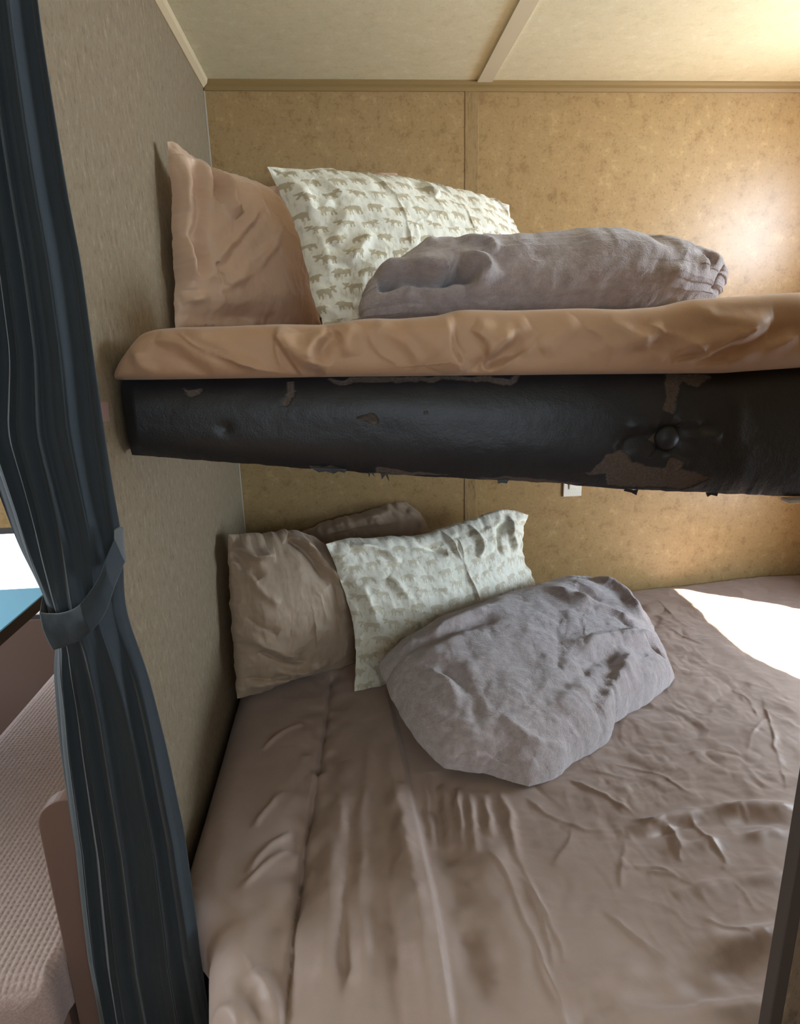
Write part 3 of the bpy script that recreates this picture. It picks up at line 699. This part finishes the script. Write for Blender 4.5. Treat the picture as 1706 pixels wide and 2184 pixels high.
UM_ST += [
 ('f', .030, .012, [(598, 690), (592, 712), (610, 745), (628, 775), (650, 806)]),
 ('g', .010, .008, [(600, 700), (615, 730), (650, 755), (700, 790)]), ('g', .010, -.006, [(605, 745), (640, 790), (690, 802)]),
 ('f', .050, .013, [(972, 808), (985, 770), (968, 740), (960, 700), (958, 664)]),
 ('c', .006, -.010, [(958, 668), (961, 700), (969, 745), (990, 790)]),
 ('g', .012, .008, [(700, 705), (670, 730), (660, 760)]), ('g', .010, -.007, [(720, 705), (690, 735), (680, 775)]),
 ('g', .012, .008, [(800, 685), (830, 715), (870, 745), (900, 780)]), ('g', .010, -.007, [(810, 700), (845, 740), (880, 780)]),
 ('g', .010, .006, [(860, 690), (900, 715), (940, 750)]), ('g', .012, .007, [(760, 690), (745, 720), (750, 760)]),
 ('g', .012, .006, [(330, 712), (400, 740), (480, 790)]), ('g', .010, -.005, [(320, 730), (380, 765), (450, 800)]), ('g', .010, .006, [(400, 700), (460, 730), (560, 795)]),
 ('g', .010, .007, [(300, 745), (300, 775), (330, 800)]),
 ('g', .014, .008, [(1130, 690), (1080, 720), (1040, 760)]), ('g', .010, -.007, [(1110, 720), (1070, 750), (1040, 785)]), ('g', .012, .006, [(1010, 690), (1050, 710), (1090, 715)]),
 ('g', .010, -.006, [(1000, 790), (1060, 765), (1120, 750)]), ('g', .012, .007, [(1230, 680), (1190, 720), (1150, 745)]),
 ('g', .012, .008, [(1260, 760), (1340, 735), (1420, 705)]), ('g', .010, -.006, [(1250, 775), (1330, 760), (1440, 720)]), ('g', .010, .006, [(1300, 680), (1350, 720), (1420, 770)]),
 ('g', .016, .008, [(1440, 740), (1540, 720), (1640, 700)]), ('g', .012, -.006, [(1430, 765), (1550, 750), (1700, 700)]), ('g', .012, .006, [(1480, 660), (1560, 680), (1650, 680)]),
 ('g', .014, .006, [(1560, 770), (1640, 740), (1700, 720)]),
 ('c', .006, .005, [(1000, 700), (1040, 735), (1030, 790)]), ('c', .006, .006, [(1180, 700), (1120, 745), (1060, 790)]), ('c', .006, .005, [(1380, 690), (1440, 720), (1520, 760)]),
 ('c', .006, .006, [(600, 700), (585, 740), (600, 790)]), ('c', .006, .006, [(380, 705), (420, 735), (520, 780), (600, 800)]), ('c', .006, .005, [(780, 700), (800, 740), (850, 785)]),
 ('c', .006, .005, [(1240, 690), (1300, 740), (1290, 790)]), ('c', .006, .005, [(1600, 700), (1520, 745), (1440, 780)]),
]
um = upper_mattress(); tag(um, 'upper bunk mattress wrapped in a tan sheet with folded overlaps', 'mattress')
def bunk_rest(P): return mattress_top(P[..., 0])-0.010
UZ = 1.325                                     # level of the upper mattress behind its front roll

# ================================================================== pillows and blankets of the upper bunk
def plane3(a, b, c):
    a, b, c = map(np.asarray, (a, b, c)); return a, np.cross(b-a, c-a)
# tan pillow leaning on the left wall
A, Bp = np.array([0.02, -0.635, UZ]), np.array([0.31, -0.33, UZ]); nrm = np.cross(Bp-A, np.array([-0.02, 0.06, 1.0]))
soft('upper_left_pillow', M['satin_tan'], A, nrm,
     [[(357, 302), (372, 304), (402, 326), (440, 356), (500, 374), (550, 390), (590, 418)],
      [(590, 418), (620, 470), (645, 540), (665, 620), (686, 696)],
      [(374, 704), (450, 708), (560, 708), (686, 704)],
      [(357, 302), (360, 350), (366, 430), (366, 520), (372, 600), (374, 704)]],
     0.07, 0.035, 0.46, 0.42, px=2.4e-3, prof=(2.2, 0.6), sa=2.0, wr=0.0012, pucker=0.002, seed=3, xmin=0.003, zmin=bunk_rest,
     ST=[('g', .014, .012, [(372, 330), (385, 420), (378, 520), (395, 620)]), ('g', .012, -.012, [(395, 345), (400, 430), (400, 520), (410, 600)]),
         ('g', .013, .012, [(442, 362), (455, 400), (452, 440), (470, 475)]), ('g', .010, -.014, [(437, 360), (438, 400), (430, 440)]), ('g', .012, .008, [(415, 340), (425, 400), (420, 460)]),
         ('g', .008, .005, [(530, 430), (490, 490), (430, 555)]), ('g', .008, -.005, [(520, 470), (470, 540), (440, 590)]), ('g', .008, .005, [(570, 480), (510, 550), (450, 615)]),
         ('c', .008, -.006, [(430, 565), (440, 590), (445, 620)]), ('g', .010, .006, [(445, 625), (520, 560), (560, 500)]), ('c', .006, .005, [(432, 580), (450, 600), (440, 630), (460, 660)]),
         ('g', .016, -.006, [(395, 680), (500, 675), (600, 690)]), ('g', .010, .006, [(380, 640), (430, 640), (450, 660)])])
tag(bpy.data.objects['upper_left_pillow'], 'tan satin pillow on the top bunk leaning against the left wall', 'pillow', 'pillows on the upper bunk')
# peach pillow hidden behind the printed one
A = np.array([0.25, -0.09, UZ]); nrm = np.array([0.05, -1.0, 0.10])
soft('upper_rear_pillow', M['satin_tan'], A, nrm,
     [[(545, 398), (580, 396), (660, 380), (750, 375), (838, 368), (847, 374)],
      [(847, 374), (855, 450), (862, 560), (860, 672)],
      [(560, 672), (700, 676), (860, 672)],
      [(545, 398), (548, 480), (556, 580), (560, 672)]],
     0.055, 0.04, 0.45, 0.42, px=6e-3, wr=0.002, seed=8, ymax=-0.012, zmin=bunk_rest)
tag(bpy.data.objects['upper_rear_pillow'], 'tan pillow on the top bunk almost hidden behind the animal-print pillow', 'pillow', 'pillows on the upper bunk')
# animal print pillow
A, Bp = np.array([0.30, -0.68, UZ]), np.array([0.95, -0.31, UZ]); nrm = np.cross(Bp-A, np.array([0.0, 0.34, 1.0]))
soft('upper_print_pillow', M['print'], A, nrm,
     [[(570, 356), (640, 359), (700, 361), (760, 373), (850, 384), (930, 398), (1000, 412), (1086, 437)],
      [(1086, 437), (1090, 475), (1108, 520), (1118, 580), (1125, 690)],
      [(692, 705), (800, 712), (950, 712), (1125, 690)],
      [(570, 356), (598, 412), (630, 485), (652, 560), (668, 630), (692, 705)]],
     0.085, 0.04, 0.66, 0.46, px=1.6e-3, prof=(2.2, 0.62), sa=1.5, wr=0.0022, pucker=0.003, seed=12, printed=True, ymax=-0.02, zmin=bunk_rest,
     ST=[('c', .006, .006, [(765, 378), (795, 430), (815, 480), (833, 560)]), ('c', .006, .005, [(905, 400), (945, 450), (960, 500), (965, 530)]), ('g', .012, .004, [(875, 410), (890, 430), (900, 450)]),
         ('g', .012, -.003, [(845, 410), (870, 430), (880, 450)]), ('c', .006, .005, [(1035, 425), (1070, 470), (1100, 520)]), ('g', .012, .008, [(712, 470), (698, 520), (695, 545)]), ('g', .012, .008, [(760, 530), (730, 560), (712, 580)]),
         ('g', .012, -.007, [(650, 400), (690, 450), (690, 520)]), ('g', .014, .006, [(600, 380), (640, 440), (665, 520), (690, 600)]), ('g', .012, .006, [(800, 560), (760, 590), (730, 640)])])
tag(bpy.data.objects['upper_print_pillow'], 'white pillow printed with tan bears and moose on the top bunk', 'pillow', 'pillows on the upper bunk')

A = np.array([0.9, -0.76, UZ]); nrm = np.array([0.04, -1.0, 0.25])
soft('upper_blanket', M['fleece'], A, nrm,
     [[(790, 600), (830, 572), (880, 543), (905, 534), (960, 531), (1060, 524), (1150, 519), (1245, 515), (1330, 522), (1400, 536), (1470, 553), (1512, 572)],
      [(1512, 572), (1537, 594), (1533, 622), (1510, 660)],
      [(768, 690), (900, 700), (1100, 700), (1300, 690), (1510, 660)],
      [(790, 600), (775, 625), (765, 655), (768, 690)]],
     0.14, 0.08, 0.72, 0.20, px=2.0e-3, prof=(2.6, 0.5), wr=0.0025, pucker=0.0, seed=17, crease=0.0015, ymax=-0.2, zmin=bunk_rest,
     ST=[('g', .009, -.045, [(800, 636), (850, 632), (900, 640), (945, 632), (938, 622)]), ('g', .018, .026, [(795, 608), (850, 600), (890, 612), (930, 625)]),
         ('g', .008, -.030, [(935, 630), (960, 640), (985, 648)]), ('g', .014, .024, [(950, 612), (985, 618), (1000, 640), (965, 658)]), ('g', .012, .010, [(905, 540), (870, 570), (860, 600)]), ('g', .012, -.012, [(880, 545), (850, 570), (830, 590)]),
         ('g', .014, -.010, [(870, 645), (880, 660), (900, 680)]), ('g', .012, .008, [(960, 560), (1000, 570), (1020, 595)]), ('g', .014, -.007, [(940, 560), (985, 580), (1000, 600)]),
         ('g', .014, -.016, [(1420, 565), (1450, 585), (1440, 600)]), ('g', .014, .005, [(1400, 555), (1440, 570), (1480, 580), (1490, 590)]), ('c', .008, -.006, [(1500, 590), (1490, 610), (1475, 640)]),
         ('g', .016, -.008, [(1290, 530), (1340, 560), (1390, 590)]), ('g', .014, .008, [(1340, 640), (1400, 620), (1450, 600)])])
tag(bpy.data.objects['upper_blanket'], 'rolled mauve fleece blanket lying on the top bunk', 'blanket', 'folded fleece blankets')

# ================================================================== pillows and blanket of the lower bed
PL = []
def bedpt(x, y): return hit(x, y, 2, BZ)
# rear taupe pillow on the back wall
A = np.array([0.30, -0.10, BZ]); nrm = np.array([0.0, -1.0, 0.16])
soft('lower_rear_pillow', M['taupe_case'], A, nrm,
     [[(640, 1134), (700, 1110), (760, 1095), (820, 1078), (866, 1070)],
      [(866, 1070), (905, 1108), (930, 1200), (945, 1330)],
      [(640, 1352), (750, 1356), (945, 1330)],
      [(640, 1134), (640, 1200), (640, 1280), (640, 1352)]],
     0.075, 0.045, 0.46, 0.42, px=3e-3, wr=0.003, pucker=0.004, seed=23, ymax=-0.012, zmin=bed_rest,
     ST=[('g', .010, .008, [(690, 1125), (760, 1108), (830, 1090)]), ('c', .008, -.008, [(700, 1135), (770, 1120), (850, 1110)]), ('g', .010, .008, [(868, 1085), (890, 1105), (905, 1120)])])
tag(bpy.data.objects['lower_rear_pillow'], 'taupe pillow on the lower bed behind the others against the back wall', 'pillow', 'pillows on the lower bed')
# front taupe pillow in the corner
A = bedpt(520, 1486); Bp = bedpt(750, 1420)
nrm = np.cross(Bp-A, np.array([0.015, 0.22, 1.0]))
soft('lower_left_pillow', M['taupe_case'], A, nrm,
     [[(487, 1140), (530, 1138), (580, 1133), (622, 1130), (660, 1138), (700, 1165)],
      [(700, 1165), (735, 1230), (752, 1320), (756, 1415)],
      [(506, 1490), (560, 1478), (610, 1456), (680, 1434), (756, 1415)],
      [(487, 1140), (487, 1200), (490, 1280), (497, 1380), (506, 1490)]],
     0.085, 0.045, 0.44, 0.44, px=2.2e-3, prof=(2.2, 0.6), sa=2.1, wr=0.002, pucker=0.003, seed=27, xmin=0.008, zmin=bed_rest, ymax=-0.2,
     ST=[('g', .012, -.010, [(500, 1170), (520, 1200), (540, 1230)]), ('g', .012, .010, [(495, 1160), (530, 1180), (575, 1180)]), ('g', .012, .010, [(610, 1135), (650, 1160), (690, 1210), (720, 1290)]),
         ('g', .014, -.010, [(600, 1145), (640, 1180), (680, 1240)]), ('c', .008, -.008, [(515, 1310), (545, 1330), (575, 1340)]), ('g', .012, .008, [(510, 1350), (560, 1370), (620, 1390)]),
         ('c', .008, -.009, [(540, 1380), (590, 1400), (640, 1400)]), ('g', .010, .008, [(560, 1420), (620, 1425), (690, 1410)]), ('g', .010, .007, [(520, 1460), (570, 1450), (620, 1435)]),
         ('c', .008, -.008, [(520, 1440), (570, 1440), (630, 1430)]), ('c', .006, .004, [(640, 1280), (650, 1330), (655, 1370)]), ('g', .010, .007, [(515, 1210), (540, 1250), (575, 1280)])])
tag(bpy.data.objects['lower_left_pillow'], 'plump taupe pillow on the lower bed standing in the left wall corner', 'pillow', 'pillows on the lower bed')
# print pillow
A = bedpt(760, 1474); Bp = hit(1127, 1098, 1, -0.10); Cp = hit(1170, 1330, 2, BZ)
nrm = np.cross(Bp-A, Cp-A)
soft('lower_print_pillow', M['print_faded'], A, nrm,
     [[(695, 1160), (740, 1150), (810, 1146), (870, 1142), (930, 1130), (1000, 1110), (1070, 1088), (1127, 1098)],
      [(1127, 1098), (1112, 1145), (1115, 1190), (1132, 1225), (1146, 1262), (1170, 1330)],
      [(756, 1476), (860, 1470), (980, 1440), (1100, 1390), (1170, 1330)],
      [(695, 1160), (712, 1200), (735, 1270), (752, 1330), (760, 1400), (756, 1476)]],
     0.075, 0.03, 0.62, 0.44, px=1.6e-3, prof=(2.2, 0.6), sa=1.9, wr=0.003, pucker=0.004, seed=33, printed=True, ymax=-0.015, zmin=bed_rest,
     ST=[('c', .007, .007, [(955, 1150), (965, 1220), (990, 1290)]), ('c', .007, .006, [(935, 1130), (945, 1170), (960, 1200)]), ('g', .012, .010, [(760, 1250), (780, 1300), (790, 1350)]),
         ('g', .012, -.010, [(730, 1230), (770, 1320), (770, 1400)]), ('g', .012, .010, [(870, 1320), (830, 1350), (800, 1390)]), ('g', .010, .008, [(740, 1160), (790, 1170), (840, 1200)]),
         ('g', .010, -.008, [(870, 1150), (890, 1170), (930, 1180)]), ('g', .012, .008, [(1080, 1100), (1070, 1140), (1080, 1180)]), ('g', .010, -.007, [(1060, 1110), (1040, 1150), (1040, 1190)]),
         ('g', .010, .007, [(990, 1120), (1000, 1160), (990, 1190)]), ('c', .006, .006, [(765, 1400), (790, 1430), (800, 1460)]), ('g', .012, .008, [(810, 1230), (850, 1280), (870, 1310)])])
tag(bpy.data.objects['lower_print_pillow'], 'white pillow printed with tan bears and moose on the lower bed', 'pillow', 'pillows on the lower bed')
# care tag of a pillow sticking up behind it
tg = bpy.data.objects['lower_print_pillow']
p = hit(1035, 1104, 1, -0.055); w_ = 0.0085
def quad_slab(name, c, w2, h2, y, m, par, tilt=0.0):
    return box(name, c[0]-w2, c[0]+w2, y-0.0006, y+0.0006, c[2]-h2, c[2]+h2, m, par)
tc_ = quad_slab('care_tag', p-np.array([0, 0, 0.004]), w_, 0.018, -0.055, M['tag'], tg); tc_['label'] = 'tiny white care tag'
quad_slab('tag_print', p+np.array([0.003, 0, 0.009]), 0.004, 0.0025, -0.0567, M['tagprint'], tc_)

# fleece blanket on the lower bed: front rests on the sheet, rear leans on the print pillow
A = hit(1130, 1672, 2, BZ+0.012); Bp = hit(1438, 1448, 2, BZ+0.015)
d_ = Bp-A; side = np.array([-d_[1], d_[0], 0]); side /= np.linalg.norm(side)
nrm = np.cross(d_, side+np.array([0, 0, 0.30]))
soft('lower_blanket', M['fleece'], A, nrm,
     [[(806, 1412), (850, 1378), (930, 1335), (1010, 1308), (1100, 1278), (1160, 1256), (1200, 1242), (1232, 1240)],
      [(1232, 1240), (1280, 1258), (1335, 1292), (1375, 1325), (1400, 1380), (1420, 1412), (1440, 1446)],
      [(1128, 1678), (1180, 1660), (1240, 1618), (1290, 1588), (1308, 1560), (1312, 1542), (1370, 1505), (1410, 1478), (1440, 1446)],
      [(806, 1412), (822, 1460), (850, 1520), (890, 1580), (935, 1628), (955, 1642), (1000, 1646), (1040, 1650), (1070, 1662), (1128, 1678)]],
     0.10, 0.012, 0.62, 0.48, px=1.9e-3, prof=(3.4, 0.5), wr=0.0035, pucker=0.0, seed=41, crease=0.002, sa=1.15, zmin=bed_rest, ymax=-0.03,
     ST=[('g', .025, -.012, [(1180, 1290), (1250, 1330), (1270, 1350)]), ('g', .022, .014, [(1150, 1300), (1210, 1340), (1290, 1370), (1340, 1400)]), ('g', .020, .014, [(1250, 1270), (1310, 1310), (1350, 1370)]),
         ('g', .020, -.009, [(1230, 1560), (1270, 1500), (1290, 1440), (1310, 1410)]), ('g', .018, .014, [(1260, 1560), (1300, 1500), (1330, 1440)]), ('g', .020, -.009, [(1200, 1480), (1290, 1450), (1390, 1430)]),
         ('g', .018, .012, [(1180, 1440), (1290, 1420), (1380, 1400)]), ('g', .020, .010, [(900, 1400), (960, 1370), (1050, 1340)]), ('g', .020, -.010, [(860, 1430), (950, 1400), (1060, 1370)]),
         ('g', .024, -.010, [(1100, 1560), (1180, 1520), (1260, 1480)]), ('g', .016, .010, [(880, 1480), (940, 1520), (980, 1600)]), ('g', .016, -.010, [(900, 1460), (970, 1510), (1010, 1600)]),
         ('c', .008, -.012, [(950, 1632), (1000, 1632), (1040, 1640), (1090, 1655)]), ('g', .014, .010, [(1050, 1590), (1130, 1630), (1200, 1630)]), ('c', .008, -.012, [(1296, 1535), (1312, 1548), (1300, 1560)]),
         ('c', .010, -.008, [(1270, 1370), (1330, 1400), (1400, 1440)])])
tag(bpy.data.objects['lower_blanket'], 'bundled mauve fleece blanket lying on the lower bed', 'blanket', 'folded fleece blankets')

# ================================================================== wall fittings
p = hit(1219, 1056, 1, 0.0)
sw = thing('wall_switch', (p[0], -0.002, p[2]), 'ivory switch plate on the back wall just under the bunk', 'switch')
box('switch_plate', p[0]-0.031, p[0]+0.031, -0.0065, -0.0005, p[2]-0.003, p[2]+0.105, M['plastic'], sw, bevel=0.002)
box('rocker', p[0]-0.013, p[0]+0.013, -0.010, -0.006, p[2]+0.022, p[2]+0.080, M['plastic'], sw, bevel=0.0015)
# tag on the left wall beside the bunk
q = [hit(x, y, 0, 0.0) for x, y in ((196, 858), (229, 857), (231, 898), (199, 901))]
lab = link_mesh('wall_label', [(0.0, *v[1:]) for v in q]+[(0.0012, *v[1:]) for v in q], [(3, 2, 1, 0), (4, 5, 6, 7), (0, 1, 5, 4), (1, 2, 6, 5), (2, 3, 7, 6), (3, 0, 4, 7)],
                mat('faded_pink_label', hx(160, 128, 120), 0.6)[0])
tag(lab, 'small faded pink label on the left wall beside the bunk front', 'label')

# ================================================================== curtain
CY = -1.165
def cz_at(x, y): return hit(x, y, 1, CY)[[0, 2]]
def curtain(parent):
    Rt = np.array([cz_at(*p) for p in [(48, -60), (62, 50), (95, 250), (120, 400), (152, 560), (180, 760), (205, 930), (226, 1060), (244, 1150), (250, 1230), (252, 1290), (262, 1340), (300, 1450), (345, 1620), (385, 1790), (418, 1960), (452, 2184), (475, 2330)]])
    Lt = np.array([cz_at(*p) for p in [(-150, -60), (-140, 50), (-120, 250), (-100, 400), (-80, 560), (-55, 760), (-72, 930), (-22, 1060), (22, 1180), (62, 1260), (84, 1310), (104, 1370), (98, 1450), (112, 1620), (138, 1800), (165, 1960), (207, 2184), (230, 2330)]])
    nz, ns = 620, 320
    z = np.linspace(CZ-0.02, 0.05, nz)[:, None]; s = np.linspace(0, 1, ns)[None]
    xr = np.interp(-z, -Rt[:, 1], Rt[:, 0]); xl = np.interp(-z, -Lt[:, 1], Lt[:, 0])
    k = 9; kern = np.ones(15)/15
    xr = np.convolve(np.pad(xr[:, 0], 7, 'edge'), kern, 'valid')[:, None]; xl = np.convolve(np.pad(xl[:, 0], 7, 'edge'), kern, 'valid')[:, None]
    X = xl+(xr-xl)*s
    zt = cz_at(160, 1310)[1]                                  # height of the tie-back
    near = np.exp(-((z-zt)/0.10)**2)
    ph = s*4.3+0.9*fbm(s*2.2+0*z, z*0.7+0*s, 55, 2)
    saw = np.abs(((ph % 1.0)-0.30)); fold = np.where((ph % 1.0) < 0.30, (ph % 1.0)/0.30, 1-((ph % 1.0)-0.30)/0.70)
    amp = 0.015*(1-0.7*near)
    Y = CY-amp*(fold-0.5)-0.02*near*np.sin(math.pi*s)
    Y = Y-0.0035*np.sin(2*math.pi*ph*1.7+1)*(1-near)-0.002*fbm(s*14+0*z, z*2.5+0*s, 57, 2)
    X = X+0.004*np.sin(2*math.pi*ph)*(1-near)
    # round the bundle
    Y = Y+0.025*(np.abs(2*s-1)**3)
    # the cloth falls clear of the bed corner
    Y = Y-0.02*np.clip((0.55-z)/0.2, 0, 1)
    V = np.stack([X+0*z, Y+0*X, z+0*X], -1).reshape(-1, 3)
    B = V.copy(); B[:, 1] += 0.0022; n0 = len(V)
    edge = np.r_[np.arange(ns), ns-1+ns*np.arange(1, nz), (nz-1)*ns+np.arange(ns-2, -1, -1), ns*np.arange(nz-2, 0, -1)]; m = len(edge)
    Q = np.vstack([grid_quads(nz, ns, 0, True), grid_quads(nz, ns, n0), np.array([(edge[i], edge[(i+1) % m], n0+edge[(i+1) % m], n0+edge[i]) for i in range(m)])])
    return fast_mesh('curtain_cloth', np.vstack([V, B]), Q, M['curtain'], parent)
ct = thing('curtain', (-0.05, CY, 0.05), 'dark slate curtain gathered at the end of the left wall', 'curtain')
curtain(ct)
def ribbon(name, top, bot, yoff, m, parent, n=120, k=24):
    T = densify([cz_at(*p) for p in top], n); Bt = densify([cz_at(*p) for p in bot], n)
    s = np.linspace(0, 1, n); yy = np.interp(s, *yoff)
    v = np.linspace(0, 1, k)[:, None, None]
    P = T[None]*(1-v)+Bt[None]*v
    Y = CY-yy[None]-0.004*np.sin(v[..., 0]*math.pi)-0.0022*fbm(P[..., 0]*30, P[..., 1]*50, 61, 3)
    F_ = np.stack([P[..., 0], Y+0*P[..., 0], P[..., 1]], -1)
    B_ = F_.copy(); B_[..., 1] += 0.004
    V = np.vstack([F_.reshape(-1, 3), B_.reshape(-1, 3)]); n0 = n*k
    edge = np.r_[np.arange(n), n-1+n*np.arange(1, k), (k-1)*n+np.arange(n-2, -1, -1), n*np.arange(k-2, 0, -1)]; mm = len(edge)
    Q = np.vstack([grid_quads(k, n, 0, True), grid_quads(k, n, n0), np.array([(edge[i], edge[(i+1) % mm], n0+edge[(i+1) % mm], n0+edge[i]) for i in range(mm)])])
    return fast_mesh(name, V, Q, m, parent)
rb = ribbon('tie_back', [(70, 1284), (100, 1290), (150, 1286), (190, 1268), (222, 1228), (238, 1190), (244, 1140)],
            [(100, 1372), (130, 1366), (170, 1350), (206, 1330), (238, 1296), (255, 1250), (262, 1200)],
            ([0, .12, .5, .85, 1], [-0.03, .03, .045, .028, -0.01]), M['curtain'], ct)
# frayed hook tape holding the tie to the wall
hk = ribbon('hook_tape', [(241, 1132), (250, 1128), (258, 1130)], [(248, 1205), (256, 1208), (263, 1204)], ([0, 1], [-0.004, -0.010]), M['fray'], ct, 20, 30)
hk['label'] = 'grey frayed hook tape'
